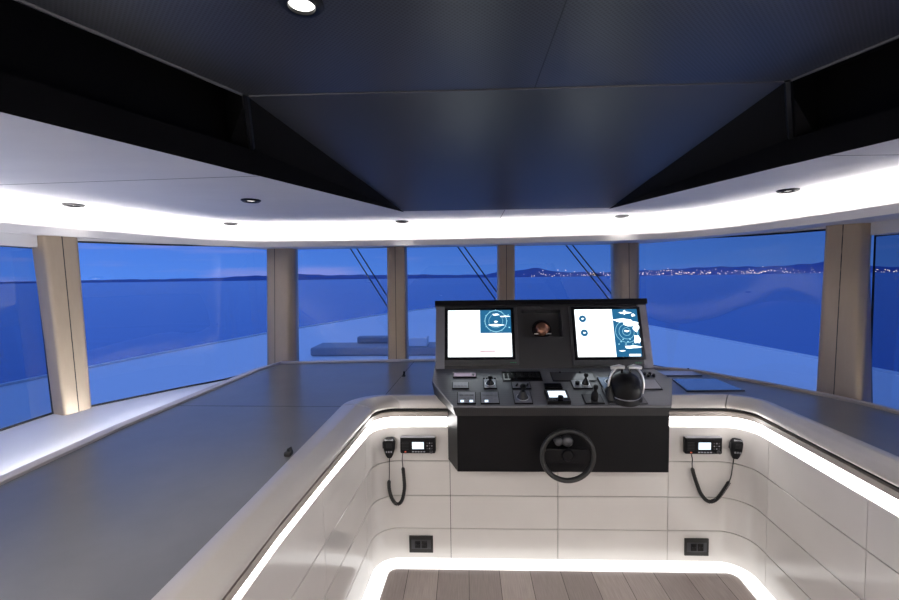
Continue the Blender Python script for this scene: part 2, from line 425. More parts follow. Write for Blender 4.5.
def window(n, bot, top, mt):
    B = [Vector(p) for p in bot]; T = [Vector(p) for p in top]
    m = MB(); loop = B+T[::-1]; m.tube(loop+[loop[0]], .006, 6, False)
    o = struct(m.build('window_%d' % n, GAP))
    m = MB(); m.grid([B, T]); m.build('pane', mt, o, smooth=60)
    if n not in (1, 7): m = MB(); m.grid([T, [Vector((p.x,p.y,1.815)) for p in T], [Vector((p.x*1.01,p.y+.03,1.815)) for p in T], [Vector((p.x*1.01,p.y+.03,p.z)) for p in T], T]); m.build('head_rail', WHITE, o)
window(1, [(-2.235,-.8,.85),(-2.232,2.2,.85)], [(-2.41,-.8,1.745),(-2.395,2.31,1.745)], GLASSD)
window(2, spline([(-2.16,2.27,.85),(-1.885,2.72,.85),(-1.69,3.02,.85),(-1.61,3.45,.85)],5), spline([(-2.30,2.36,1.785),(-2.03,2.82,1.795),(-1.83,3.15,1.808),(-1.66,3.60,1.82)],5), GLASS)
for k, (a, b, c, d) in enumerate([(-1.41,-.62,-1.445,-.64),(-.485,.26,-.50,.275),(.37,1.18,.395,1.215)]):
    window(3+k, [(a,3.44,.85),(b,3.44,.85)], [(c,3.60,1.812),(d,3.60,1.812)], GLASS)
window(6, spline([(1.36,3.45,.85),(1.62,3.12,.85),(1.83,2.80,.85),(2.0,2.36,.85)],5), spline([(1.41,3.60,1.822),(1.70,3.24,1.815),(1.90,2.88,1.80),(2.07,2.44,1.79)],5), GLASS)
window(7, [(2.10,2.3,.85),(2.12,-.8,.85)], [(2.21,2.42,1.745),(2.27,-.8,1.745)], GLASSD)

# header boards over the side windows and head wall behind the cove
TOPW = [(-2.42,-.8),(-2.40,2.35),(-2.26,2.50),(-2.03,2.86),(-1.86,3.18),(-1.70,3.68),(1.44,3.68),(1.72,3.28),(1.93,2.90),(2.06,2.55),(2.24,2.42),(2.30,-.8)]
m = MB(); m.box((-2.43,-.8,1.745),(-2.34,2.28,1.811)); struct(m.build('trim_12', WHITE))
m = MB(); m.box((2.14,-.8,1.745),(2.25,2.37,1.811)); struct(m.build('trim_13', WHITE))
# pelmet lip with the cove light behind it
LIP = spline([(-2.30,-.8),(-2.30,1.2),(-2.235,2.0),(-2.12,2.30),(-2.0,2.65),(-1.86,2.97),(-1.62,3.17),(-1.27,3.255),(-.2,3.29),(.6,3.22),(1.15,3.14),(1.47,3.01),(1.67,2.72),(1.80,2.25),(1.85,1.92),(1.95,1.2),(1.98,-.8)], 6)
NL = normals(LIP)
m = MB(); m.sect([[(p.x,p.y,1.800),(p.x+n.x*-.002,p.y-n.y*.002,1.843),(p.x+n.x*.012,p.y+n.y*.012,1.843),(p.x+n.x*.014,p.y+n.y*.014,1.822),(p.x+n.x*.08,p.y+n.y*.08,1.822),(p.x+n.x*.08,p.y+n.y*.08,1.81)] for p, n in zip(LIP, NL)])
struct(m.build('trim_14', WHITE, smooth=40))
COVE = [(.26*1.0, 1.822),(.26,1.86),(.252,1.905),(.23,1.940),(.195,1.960),(.15,1.9695),(.15,1.985),(.30,1.985),(.30,1.822)]
m = MB(); m.sect([[(p.x+n.x*o, p.y+n.y*o, z) for o, z in COVE] for p, n in zip(LIP, NL)])
struct(m.build('wall_cove', WHITE, smooth=40))
m = MB()
vo = [m.v((x,y,1.822)) for x,y in TOPW]; vi = [m.v((p.x+n.x*.02,p.y+n.y*.02,1.822)) for p, n in zip(LIP, NL)]
fc = m.f(vo+vi[::-1]); ex = bmesh.ops.extrude_face_region(m.bm, geom=[fc]); bmesh.ops.translate(m.bm, vec=(0,0,-.012), verts=[v for v in ex['geom'] if isinstance(v, bmesh.types.BMVert)])
bmesh.ops.triangulate(m.bm, faces=[f_ for f_ in m.bm.faces if len(f_.verts) > 4]); struct(m.build('trim_15', WHITE))
m = MB(); m.sect([[(p.x+n.x*.03,p.y+n.y*.03,1.824),(p.x+n.x*.03,p.y+n.y*.03,1.834),(p.x+n.x*.05,p.y+n.y*.05,1.834),(p.x+n.x*.05,p.y+n.y*.05,1.824)] for p, n in zip(LIP, NL)])
tag(m.build('led_strip', LEDC), 'hidden cove light strip above the windows washing the white ceiling', 'light')

# ------------------------------------------------------------------ ceiling
ZW, ZD = 1.97, 2.17
FL = [(-1.43,-.8),(-1.43,.32),(-1.124,1.023),(-.388,2.715)]
FR = [(.90,2.74),(1.356,1.419),(1.74,.3),(1.74,-.8)]
m = MB()
out_ = [m.v((x,y,ZW)) for x,y in TOPW]; inn = [m.v((x,y,ZW)) for x,y in FL+FR]
fc = m.f(out_+inn[::-1]); ex = bmesh.ops.extrude_face_region(m.bm, geom=[fc]); bmesh.ops.translate(m.bm, vec=(0,0,.02), verts=[v for v in ex['geom'] if isinstance(v, bmesh.types.BMVert)])
bmesh.ops.triangulate(m.bm, faces=[f_ for f_ in m.bm.faces if len(f_.verts) > 4]); ce = struct(m.build('ceiling', CEIL))
def cseam(a, b, w=.003):
    m = MB(); d = (Vector(b)-Vector(a)).normalized(); n = Vector((-d.y,d.x))*w/2
    m.prism([(a[0]-n.x,a[1]-n.y),(b[0]-n.x,b[1]-n.y),(b[0]+n.x,b[1]+n.y),(a[0]+n.x,a[1]+n.y)], ZW-.0006, ZW+.001); m.build('seam', GAP, ce)
cseam((-2.39,1.80),(-.83,1.73)); cseam((1.30,1.62),(2.25,1.66)); cseam((.25,2.74),(.25,3.66)); cseam((-2.0,2.88),(-1.86,3.0))
# dark perforated ceiling, wedge panel, fascias and slots
A, Bv = (-.73,1.456,ZD), (-.388,2.712,ZW); A2, B2 = (1.043,1.471,ZD), (.90,2.737,ZW)
m = MB(); m.prism([(-1.225,-.8),(-1.225,.38),(-.73,1.456),(1.043,1.471),(1.50,.3),(1.50,-.8)], ZD, ZD+.02); struct(m.build('ceiling', PERF, origin=(0,0,ZD)))
m = MB(); m.loft([A,A2,B2,Bv],[tuple(Vector(q)+Vector((0,0,.02))) for q in (A,A2,B2,Bv)]); struct(m.build('ceiling', WEDGE))
m = MB(); xs = [0]; m.box((.232,1.0,ZD-.0006),(.235,1.466,ZD+.001)); m.build('seam', GAP, bpy.data.objects['ceiling.001'])
def fascia(name, F2, A, B, C0, sgn):
    # F2: lower edge aft->fore on the white ceiling; C0: where the slot ends
    m = MB()
    lo = [Vector((x-sgn*.005,y,ZW-.006)) for x,y in F2]
    up = [Vector((x-sgn*.005,y,2.062)) for x,y in F2]
    back = [Vector((x+sgn*.10,y,2.062)) for x,y in F2]
    top = [Vector((x+sgn*.10,y,2.30)) for x,y in F2]
    inn = [Vector((x-sgn*.24,y-.0,2.30)) for x,y in F2]
    m.grid([lo, up, back, top, inn])
    # closing triangle beside the wedge, and slot end
    ci = C0[0]-sgn*.006; m.poly([Vector((ci,C0[1]-.01,ZW-.006)), Vector(B)+Vector((-sgn*.006,0,-.006)), Vector(A)+Vector((0,0,.01)), Vector((ci,C0[1]-.01,2.062))])
    m.poly([Vector((C0[0],C0[1],2.062)), Vector(A), Vector(A)+Vector((sgn*.0,0,.13)), Vector((C0[0]+sgn*.1,C0[1],2.30)), Vector((C0[0]+sgn*.1,C0[1],2.062))])
    struct(m.build(name, FASC))
    m = MB()                                       # thin dark frame round the slot end
    a = Vector(A); c = Vector((C0[0],C0[1],2.066)); m.tube([a+Vector((0,-.012,.004)), c+Vector((-sgn*.006,-.012,0))], .012, 6); struct(m.build('trim_%d' % (16 if sgn < 0 else 17), BLACK))
fascia('wall_fascia_left', [(-1.43,-.8),(-1.43,.32),(-1.124,1.023),(-.835,1.69)], A, Bv, (-.835,1.69), -1)
fascia('wall_fascia_right', [(1.74,-.8),(1.74,.3),(1.356,1.419),(1.245,1.72)], A2, B2, (1.245,1.72), 1)
# slim edge profile of the dark ceiling
for nm, pts in (('trim_18', [(-1.225,-.8),(-1.225,.38),(-.735,1.452)]), ('trim_19', [(1.048,1.467),(1.50,.3),(1.50,-.8)])):
    m = MB(); m.tube([(x,y,ZD) for x,y in pts], .006, 6); struct(m.build(nm, DGREY))
m = MB(); m.tube([A, A2], .004, 6); struct(m.build('trim_20', DGREY))
# roof above everything and unseen aft bulkhead, made pale to bounce light forward
m = MB(); m.box((-2.6,-.9,2.36),(2.6,3.9,2.40)); struct(m.build('ceiling', FASC))
m = MB(); m.box((-2.6,-.92,-.03),(2.6,-.82,2.36)); struct(m.build('wall_aft', mat('bounce_bulkhead', (.70,.66,.62), .5)))

# downlights
def downlight(loc, label):
    e = empty('downlight', loc); x, y, z = loc
    m = MB(); m.lathe([(.029,-.001),(.030,-.009),(.040,-.011),(.049,-.004),(.049,.001)], 28, (x,y,z)); m.build('bezel', BLACK, e, smooth=50)
    m = MB(); m.lathe([(0,.0),(.030,-.001)], 24, (x,y,z-.001)); m.build('lamp', LAMP, e)
    return tag(e, label, 'ceiling light', 'recessed ceiling downlights')
d0 = downlight((-2.105,2.26,ZW), 'round recessed downlight in white ceiling, furthest left of all')
for (x, y), lb in (((-1.121,2.238), 'round recessed downlight in white ceiling beside the dark panel, left side'),
                   ((-1.72,3.12), 'faint round downlight in white ceiling above the left corner, close to the cove glow'),
                   ((-.464,3.18), 'round downlight in white ceiling just off the front left tip of the dark panel'),
                   ((1.104,3.10), 'round downlight in white ceiling just off the front right tip of the dark panel'),
                   ((1.633,2.263), 'round recessed downlight in white ceiling above the right hand window')):
    c = dup(d0, (x+2.105, y-2.26, 0)); c['label'] = lb
c = dup(d0, (-.361+2.105, .985-2.26, ZD-ZW)); c['label'] = 'round recessed downlight in the dark perforated ceiling at the top edge'

def spot(x, y, z, watts, ang, r=.03):
    l = bpy.data.lights.new('downlight_beam', 'SPOT'); l.energy = watts; l.spot_size = math.radians(ang); l.spot_blend = .6; l.shadow_soft_size = r; l.color = (1,.94,.87)
    o = bpy.data.objects.new('downlight_beam', l); C.objects.link(o); o.location = (x,y,z)
for x, y in ((-2.105,2.26),(-1.121,2.238),(-1.72,3.12),(-.464,3.18),(1.104,3.10),(1.633,2.263)): spot(x, y, ZW-.012, 3, 100)
spot(-.361,.985,ZD-.012,6,110)
for i, x in enumerate((-1.9,-.9,.1,1.1,2.0)):  # added lamps out of view, filling the room by bounce off the aft wall
    z = ZW if abs(x) > 1.7 else ZD
    c = dup(d0, (x+2.105, -.45-2.26, z-ZW)); c['label'] = 'added fill downlight in the ceiling behind the helm, out of view near the aft wall'; c['group'] = 'added aft fill downlights'
    spot(x, -.45, z-.012, 60, 150)

# ------------------------------------------------------------------ helm console
S1A, S1B = Vector((0,2.11,.912)), Vector((0,2.45,1.025)); S2B = Vector((0,2.58,1.405))
def frame(A, B):
    s = (B-A).normalized(); n = Vector((1,0,0)).cross(s)
    return Matrix(((1,s.x,n.x,A.x),(0,s.y,n.y,A.y),(0,s.z,n.z,A.z),(0,0,0,1)))
M1, M2 = frame(S1A, S1B), frame(S1B, S2B)          # local: x, along slope, out of the surface
con = tag(empty('helm_console', (.46,2.13,.584)), 'black carbon-look helm console with two lit chart screens, controls and small wheel', 'console')
m = MB(); top_out = [(-.07,0),(.998,0),(1.108,.24),(1.055,.336),(1.055,.40),(-.187,.40),(-.187,.336),(-.191,.23)]
m.M = M1; m.prism(top_out, -.012, 0); m.build('dashboard', DASH, con, origin=tuple(M1 @ Vector((.46,0,0))))
m = MB()                                            # band below the dashboard edge
P1 = [M1 @ Vector((x,y,-.0125)) for x,y in top_out]; lo = []
for p, (x,y) in zip(P1, top_out):
    lo.append(Vector((p.x + (.012 if x < .4 else -.012)*(1 if y < .3 else 0), p.y+.006, min(p.z-.04, .858+.045*(y/.23)) if y < .3 else .905)))
m.loft(lo, P1); m.build('edge_band', BAND, con)
m = MB(); m.loft([(-.052,2.135,.566),(1.0,2.135,.566),(1.06,2.284,.566),(-.105,2.284,.566)], [(-.052,2.135,.857),(1.0,2.135,.857),(1.06,2.284,.857),(-.105,2.284,.857)])
m.build('lower_box', BLACK, con)
m = MB()                                            # housing: front face on plane 2
xl, xr = -.180, 1.055
f0 = [M2 @ Vector((xl,0,0)), M2 @ Vector((xr,0,0)), M2 @ Vector((xr,.395,0)), M2 @ Vector((xl,.395,0))]
# face with recess opening
rx0, rx1, rz0, rz1 = .328, .560, .183, .343
m.M = M2
def q4(a,b,c,d): m.poly([a,b,c,d])
for (x0,x1,y0,y1) in ((xl,rx0,0,.395),(rx1,xr,0,.395),(rx0,rx1,0,rz0),(rx0,rx1,rz1,.395)): q4((x0,y0,0),(x1,y0,0),(x1,y1,0),(x0,y1,0))
for a, b in (((rx0,rz0),(rx1,rz0)),((rx1,rz0),(rx1,rz1)),((rx1,rz1),(rx0,rz1)),((rx0,rz1),(rx0,rz0))): q4((*a,0),(*b,0),(*b,-.07),(*a,-.07))
q4((rx0,rz0,-.07),(rx1,rz0,-.07),(rx1,rz1,-.07),(rx0,rz1,-.07))
for x in (xl, xr): m.poly([(x,0,0),(x,.395,0),(x,.36,-.10),(x,-.04,-.14)])
q4((xl,-.04,-.14),(xr,-.04,-.14),(xr,.36,-.10),(xl,.36,-.10)); q4((xl,.395,0),(xr,.395,0),(xr,.36,-.10),(xl,.36,-.10))
m.build('screen_housing', mat('housing_grey', (.028,.028,.032), .35), con)
m = MB(); m.M = M2; m.box((xl-.006,.372,-.10),(xr+.006,.404,.022), .003); m.build('hood', BLACK, con)
m = MB(); m.M = M2; m.box((xl+.0,0,0),(xl+.052,.37,.006)); m.build('side_trim', MGREY, con)
m = MB(); m.M = M2; m.box((xr-.052,0,0),(xr-.0,.37,.006)); m.build('side_trim', MGREY, con)
# compass in the recess
m = MB(); m.M = M2; m.lathe([(.0,-.0),(.030,-.005),(.043,-.02),(.046,-.035),(.046,-.062)], 28, (.449,.238,0)); cp = m.build('compass', COPPER, con, smooth=40)
m = MB(); m.M = M2; m.lathe([(.046,-.05),(.058,-.052),(.058,-.062)], 28, (.449,.238,0)); m.build('mount_ring', BLACK, cp, smooth=40)
m = MB(); m.M = M2; m.tube([(.400,.205,-.02),(.499,.205,-.02)], .003, 8); m.build('bracket', CHROME, cp)
# displays
def display(x0, x1, y0, y1, kind):
    cx0, cx1, cy0, cy1 = kind['case']
    m = MB(); m.M = M2
    m.box((cx0,cy0,.001),(cx1,cy1,.012), .003); d = m.build('display', DGREY, con)
    m = MB(); m.M = M2; m.box((x0-.018,y0-.016,.012),(x1+.018,y1+.014,.0145)); m.build('glass_front', BLACKG, d)
    m = MB(); m.M = M2; W, H = x1-x0, y1-y0
    Z0 = .0150
    X = lambda u: x0+W*u
    Yy = lambda v: y0+H*v
    def pt(u0,v0,u1,v1,mi,h): m.mi = mi; m.poly([(X(u0),Yy(v0),Z0+h),(X(u1),Yy(v0),Z0+h),(X(u1),Yy(v1),Z0+h),(X(u0),Yy(v1),Z0+h)])
    def arc(u,v,rad,w,mi,a0=0,a1=360,h=.0006,asp=1):
        m.mi = mi; n = 28; cx, cy = X(u), Yy(v); prev = None
        for k in range(n+1):
            a = math.radians(a0+(a1-a0)*k/n); c, s_ = math.cos(a), math.sin(a)
            A_, B_ = (cx+c*rad,cy+s_*rad,Z0+h), (cx+c*(rad+w),cy+s_*(rad+w),Z0+h)
            if prev: m.poly([prev[0],prev[1],B_,A_])
            prev = (A_,B_)
    def blob(u,v,a,b,mi,h=.0009):
        m.mi = mi; n = 14
        m.poly([(X(u)+a*W*math.cos(t)*(1+.25*math.sin(3*t+u*9)), Yy(v)+b*H*math.sin(t)*(1+.25*math.cos(4*t+v*9)), Z0+h) for t in [2*math.pi*k/n for k in range(n)]])
    pt(0,0,1,1,0,0)
    if kind['n'] == 0:
        pt(.51,.50,1,1,1,.0003)
        arc(.76,.76,.062,.003,2); arc(.76,.76,.040,.0015,2)
        blob(.76,.90,.05,.02,0); blob(.76,.67,.12,.022,0); blob(.76,.745,.03,.018,0); blob(.90,.86,.08,.012,0); blob(.96,.89,.012,.012,2); blob(.97,.62,.012,.012,2)
        for k in range(12):
            a = k*math.pi/6; pt(.76+.068*math.cos(a)/W-.004,.76+.068*math.sin(a)/H-.006,.76+.068*math.cos(a)/W+.004,.76+.068*math.sin(a)/H+.006,2,.0005)
        pt(.50,.105,.74,.135,3,.0004)
    else:
        pt(.60,0,1,1,1,.0003)
        for k, v in enumerate((.80,.50)): arc(.12+.01*k,v,.0,.021,1,h=.0004); blob(.12+.01*k,v,.02,.018,0,h=.001)
        for rad in (.022,.042,.062): arc(.80,.52,rad,.002,2,h=.0005)
        for (uu,vv,a,b) in ((.80,.92,.10,.02),(.80,.93,.02,.05),(.74,.76,.14,.035),(.86,.70,.12,.06),(.95,.62,.05,.10),(.95,.36,.05,.09),(.86,.20,.13,.03),(.80,.53,.04,.02),(.93,.87,.03,.03),(.70,.12,.05,.012)): blob(uu,vv,a,b,0)
        for k in range(9): blob(.66+.036*k, .26+.05*(k%3), .012, .012, 2, .0007)
        pt(.80,.01,.98,.055,0,.0010)
    m.build('screen', [SCRW,SCRB,SCRC,SCRR], d)
    m = MB(); m.M = M2
    for k in range(3): m.box((cx1-.05+.013*k,cy0+.012,.012),(cx1-.043+.013*k,cy0+.015,.0128))
    m.build('status_light', emat('status_green', (.1,.6,.3), .5), d)
    return d
display(-.107, .262, .066, .343, {'case': (-.128,.300,.020,.365), 'n': 0})
display(.635, .995, .062, .341, {'case': (.604,1.004,.014,.362), 'n': 1})

# control panels on the dashboard: (x0, x1, s0, s1, height, material)
def plate(name, x0, x1, s0, s1, h, mt, rim=BLACK):
    m = MB(); m.M = M1; m.box((x0,s0,.0005),(x1,s1,h), min(.0015, h*.3)); o = m.build(name, rim, con)
    m = MB(); m.M = M1; m.box((x0+.004,s0+.004,h),(x1-.004,s1-.003,h+.0008)); m.build('face_plate', mt, o)
    return o
def knob(o, x, s, h0, rad, hh, mt=BLACK, name='knob'):
    m = MB(); m.M = M1; m.lathe([(0,h0+hh),(rad*.8,h0+hh),(rad,h0+hh-.002),(rad,h0),(0,h0)], 16, (x,s,0)); return m.build(name, mt, o, smooth=40)
def buttons(o, x0, x1, s0, s1, nx, ns, h, mt=DGREY, gap=.25):
    dx, ds = (x1-x0)/nx, (s1-s0)/ns
    for i in range(nx):
        for j in range(ns):
            m = MB(); m.M = M1; m.box((x0+dx*(i+gap/2),s0+ds*(j+gap/2),h),(x0+dx*(i+1-gap/2),s0+ds*(j+1-gap/2),h+.003), .0008); m.build('button', mt, o)
H = .008
o = plate('indicator_panel', -.077,.053,.259,.305,H,mat('rose_reflection_plate',(.34,.24,.32),.25,metal=.4)); buttons(o,.025,.045,.27,.29,1,1,H+.001)  # pink reflection on this plate is put into its base colour
o = plate('button_panel', -.079,.011,.145,.208,H,MGREY); buttons(o,-.070,.002,.158,.195,4,1,H+.001,MGREY)
def joystick(o, x, s, h0, rad, hh):
    m = MB(); m.M = M1; m.lathe([(rad*1.5,h0),(rad*1.4,h0+.004),(rad*.75,h0+hh*.42),(rad*.55,h0+hh*.5)], 18, (x,s,0)); b = m.build('gaiter', RUBBER, o, smooth=60)
    m = MB(); m.M = M1; m.lathe([(rad*.35,h0+hh*.45),(rad*.35,h0+hh*.68),(rad*.8,h0+hh*.76),(rad*.9,h0+hh*.9),(rad*.5,h0+hh),(0,h0+hh)], 16, (x,s,0)); m.build('joystick', BLACK, o, smooth=60)
    m = MB(); m.M = M1; m.lathe([(rad*1.5,h0+.0015),(rad*1.75,h0+.002),(rad*1.8,h0)], 20, (x,s,0)); m.build('collar_ring', CHROME, o, smooth=60)
o = plate('control_panel', .088,.160,.145,.235,H,MGREY); joystick(o,.124,.19,H,.015,.045)
for k in range(5): knob(o,.094+.015*k,.243,.0,.005,.010)
o = plate('switch_panel', -.051,.045,.010,.112,H,MGREY); buttons(o,-.043,.037,.075,.10,3,1,H+.001,MGREY); buttons(o,-.040,.034,.045,.065,4,1,H+.001,MGREY)
buttons(o,-.034,-.016,.018,.034,1,1,H+.001,BTN,0); buttons(o,.012,.030,.018,.034,1,1,H+.001,BTN,0)
o = plate('switch_panel', .067,.163,.010,.112,H,MGREY); buttons(o,.075,.155,.075,.10,4,1,H+.001,MGREY); buttons(o,.078,.152,.045,.065,4,1,H+.001,MGREY); buttons(o,.088,.106,.018,.034,1,1,H+.001,BTN,0)
o = plate('keyboard_panel', .196,.412,.222,.318,.006,BLACKG); buttons(o,.206,.402,.245,.300,9,3,.007,BLACK)
o = plate('control_panel', .237,.338,.142,.205,H,MGREY)
for x in (.262,.316):
    m = MB(); m.M = M1; m.tube([(x,.165,H),(x+.004,.155,H+.020)], [.006,.004], 8); m.build('lever', RUBBER, o)
o = plate('control_panel', .235,.328,.010,.125,H,MGREY); joystick(o,.282,.062,H,.019,.075)
plate('slim_panel', .409,.500,.141,.186,.012,BLACKG)
o = plate('autopilot_panel', .397,.513,.006,.108,.020,BLACKG); m = MB(); m.M = M1; m.box((.412,.040,.0215),(.500,.096,.0225)); m.build('screen', LCD, o)
knob(o,.465,.030,.02,.014,.016); buttons(o,.412,.440,.014,.030,3,1,.021); 
plate('glass_panel', .465,.700,.220,.313,.004,mat('satin_smoke',(.12,.12,.13),.15,metal=.3))
o = plate('control_panel', .556,.658,.142,.222,H,MGREY); joystick(o,.628,.185,H,.013,.062); knob(o,.585,.180,H,.011,.018)
o = plate('control_panel', .584,.679,.009,.090,H,DGREY)
m = MB(); m.M = M1; m.lathe([(.017,H),(.017,H+.028),(.014,H+.040),(.008,H+.048),(.0075,H+.058),(.012,H+.066),(.011,H+.080),(0,H+.084)], 20, (.636,.042,0)); m.build('joystick', BLACK, o, smooth=50)
o = plate('control_panel', .708,.800,.137,.250,H,mat('blue_plate',(.10,.15,.25),.2,metal=.3)); joystick(o,.765,.20,H,.017,.040)
o = plate('blank_panel', .907,1.012,.136,.230,.006,MGREY)
for x, s in ((.956,.27),(.975,.285),(.99,.268),(1.005,.285),(1.02,.27)): knob(con,x,s,0,.008,.014,name='dial')
for x in (.52,.63): knob(con,x,.305,.0,.006,.010,name='dial')
# azimuth throttle
m = MB(); m.M = M1; m.lathe([(.088,0),(.088,.010),(.080,.018),(.080,.045),(.077,.070),(.069,.095),(.054,.117),(.034,.130),(.015,.135),(.0,.136)], 32, (.792,.075,0)); thr = m.build('throttle', BLACK, con, smooth=50)
m = MB(); m.M = M1; m.box((.700,.01,.0005),(.890,.15,.008), .003); m.build('base_plate', DGREY, thr)
m = MB(); m.M = M1; m.tube([(.720,.03,.01),(.706,.05,.05),(.722,.08,.07)], [.018,.02,.014], 10); m.build('trim_knob', RUBBER, thr, smooth=60)
for s_ in (-1,1):
    xx = .792+s_*.084; pts = [(xx,.060,.030),(xx+s_*.002,.068,.080),(xx-s_*.010,.080,.128),(xx-s_*.032,.090,.157)]
    m = MB(); m.M = M1; m.tube(spline(pts,5), [.0065]*16, 8); m.build('lever_arm', CHROME, thr, smooth=60)
    m = MB(); m.M = M1; m.tube([(.792+s_*.010,.092,.160),(.792+s_*.035,.094,.163),(.792+s_*.075,.096,.155)], [.009,.012,.009], 10); m.build('lever_handle', CHROME, thr, smooth=60)
    m = MB(); m.M = M1; m.tube([(.792+s_*.02,.085,.12),(.792+s_*.02,.092,.158)], .006, 8); m.build('lever_stem', BLACK, thr)
m = MB(); m.M = M1; m.lathe([(.0815,.028),(.083,.031),(.0815,.034)], 32, (.792,.075,0)); m.build('scale_ring', MGREY, thr, smooth=40)

# steering wheel
wc = Vector((.478,2.035,.692)); TW = Matrix.Translation(wc) @ Matrix.Rotation(math.radians(90), 4, 'X') @ Matrix.Rotation(0, 4, 'X')
m = MB(); m.M = TW
n = 48; R0 = .122
rings = []
for k in range(n):
    a = 2*math.pi*k/n; rr = []
    for j in range(12):
        b = 2*math.pi*j/12; rad = R0+.0115*math.cos(b); rr.append((rad*math.cos(a),rad*math.sin(a),.016*math.sin(b)))
    rings.append([m.v(p) for p in rr])
for k in range(n):
    A_, B_ = rings[k], rings[(k+1)%n]
    for j in range(12): m.f([A_[j],A_[(j+1)%12],B_[(j+1)%12],B_[j]])
wh = m.build('steering_wheel', RUBBER, con, smooth=60)
m = MB(); m.M = TW; m.box((-.112,-.040,-.016),(.112,.030,-.004), .004); m.build('spoke', BLACK, wh)
m = MB(); m.M = TW; m.lathe([(.0,.006),(.024,.004),(.03,-.004),(.03,-.03),(.02,-.09)], 28); m.build('hub', BLACK, wh, smooth=40)
for x, rr in ((-.038,.022),(.004,.027)):
    m = MB(); m.M = TW; m.lathe([(0,.004),(rr*.7,.001),(rr,-.008),(rr,-.03)], 20, (x,.062,-.01)); m.build('stalk_knob', DGREY, wh, smooth=60)

# ------------------------------------------------------------------ radios and handsets on the well wall
def radio(x0, label):
    yw = 2.288; e = empty('marine_radio', (x0+.095,yw,.607)); T = Matrix.Translation((x0,yw,.607)) @ Matrix(((1,0,0,0),(0,0,-1,0),(0,1,0,0),(0,0,0,1)))
    def mk(): q = MB(); q.M = T; return q
    m = mk(); m.box((0,0,0),(.190,.088,.032), .007); b = m.build('body', BLACK, e)
    m = mk(); m.box((.060,.022,.032),(.135,.068,.0335)); m.mi = 1; m.box((.066,.027,.0335),(.128,.064,.0345)); m.build('screen', [BLACKG, LCD], e)
    for k in range(6):
        m = mk(); m.box((.010,.022+.008*k,.032),(.046,.025+.008*k,.0335)); m.build('speaker_slot', GAP, e)
    for k in range(5):
        m = mk(); m.box((.064+.015*k,.008,.032),(.075+.015*k,.015,.0345), .001); m.build('button', MGREY, e)
    for i in range(3):
        for j in range(3):
            m = mk(); m.box((.143+.0125*i,.026+.0145*j,.032),(.150+.0125*i,.033+.0145*j,.0345), .001); m.build('button', MGREY if (i+j)%2 else DGREY, e)
    m = mk(); m.lathe([(0,.045),(.008,.045),(.009,.032)], 16, (.168,.014,0)); m.build('knob', DGREY, e, smooth=40)
    m = mk(); m.box((.024,.008,.032),(.033,.014,.034)); m.build('button', REDL, e)
    m = mk(); m.box((.002,.0865,.004),(.188,.0895,.030)); m.build('top_edge', MGREY, e)
    return tag(e, label, 'radio')
radio(-.363, 'black wall mounted marine radio with lit screen, left of the console')
radio(1.142, 'black wall mounted marine radio with lit screen, right of the console')
def handset(xc, cord, label, lbl2, lean):
    yw = 2.288; e = empty('radio_handset', (xc,yw,.585)); T = Matrix.Translation((xc,yw,.585)) @ Matrix(((1,0,0,0),(0,0,-1,0),(0,1,0,0),(0,0,0,1))) @ Matrix.Rotation(math.radians(lean),4,'Z')
    def mk(): q = MB(); q.M = T; return q
    m = mk(); m.box((-.018,.055,0),(.018,.105,.014), .003); m.build('holder', DGREY, e)
    sec = [(.0,.012,.010),(.012,.019,.013),(.045,.030,.017),(.085,.034,.018),(.103,.026,.014),(.108,.014,.010)]
    m = mk(); rings = []
    for y, w, d in sec: rings.append([(w*math.copysign(abs(math.cos(t))**.6,math.cos(t)), y, .028+d*math.copysign(abs(math.sin(t))**.7,math.sin(t))) for t in [2*math.pi*k/20 for k in range(20)]])
    m.sect(rings); m.build('body', BLACK, e, smooth=50)
    for k in range(4):
        m = mk(); m.box((-.016,.058+.007*k,.044),(.016,.061+.007*k,.0475)); m.build('grille_slot', GAP, e)
    for x in (-.013,0,.013):
        m = mk(); m.box((x-.004,.032,.042),(x+.004,.041,.0475), .001); m.build('button', MGREY, e)
    m = mk(); m.box((-.036,.050,.020),(-.030,.085,.034), .002); m.build('talk_key', DGREY, e)
    m = mk(); m.box((-.024,.094,.034),(.024,.103,.043), .003); m.build('top_cap', MGREY, e)
    tag(e, label, 'handset')
    # coiled cord: straight ends and a helix along the hanging loop
    P = spline([Vector(p) for p in cord], 14); Ls = seg_len(P); tot = Ls[-1]; c0, c1 = .22, .86
    pts = []; 
    for k in range(700):
        s = tot*k/699; i = max(j for j in range(len(Ls)-1) if Ls[j] <= s+1e-9); t = (s-Ls[i])/max(Ls[i+1]-Ls[i],1e-9); p = P[i].lerp(P[i+1],t); tg = (P[i+1]-P[i]).normalized()
        a = s/tot; amp = .0078*min(1,max(0,(a-c0)/.015))*min(1,max(0,(c1-a)/.015)); nn = tg.cross(Vector((0,1,0))).normalized(); bb = Vector((0,1,0)); ph = s/.0062*2*math.pi
        pts.append(p+nn*amp*math.cos(ph)+bb*amp*math.sin(ph))
    m = MB(); m.tube(pts, .0026, 6); tag(m.build('coiled_cord', RUBBER, smooth=60), lbl2, 'cord')
y1 = 2.262
handset(-.422, [(-.422,y1,.588),(-.424,y1,.54),(-.425,y1,.49),(-.428,y1,.42),(-.415,y1,.36),(-.388,y1,.325),(-.360,y1,.345),(-.345,y1,.41),(-.346,y1,.47),(-.350,y1,.52),(-.352,y1-.01,.575),(-.348,y1-.015,.612)],
        'black radio handset hanging on the wall left of its radio', 'black coiled cord hanging in a narrow loop under the left radio', 0)
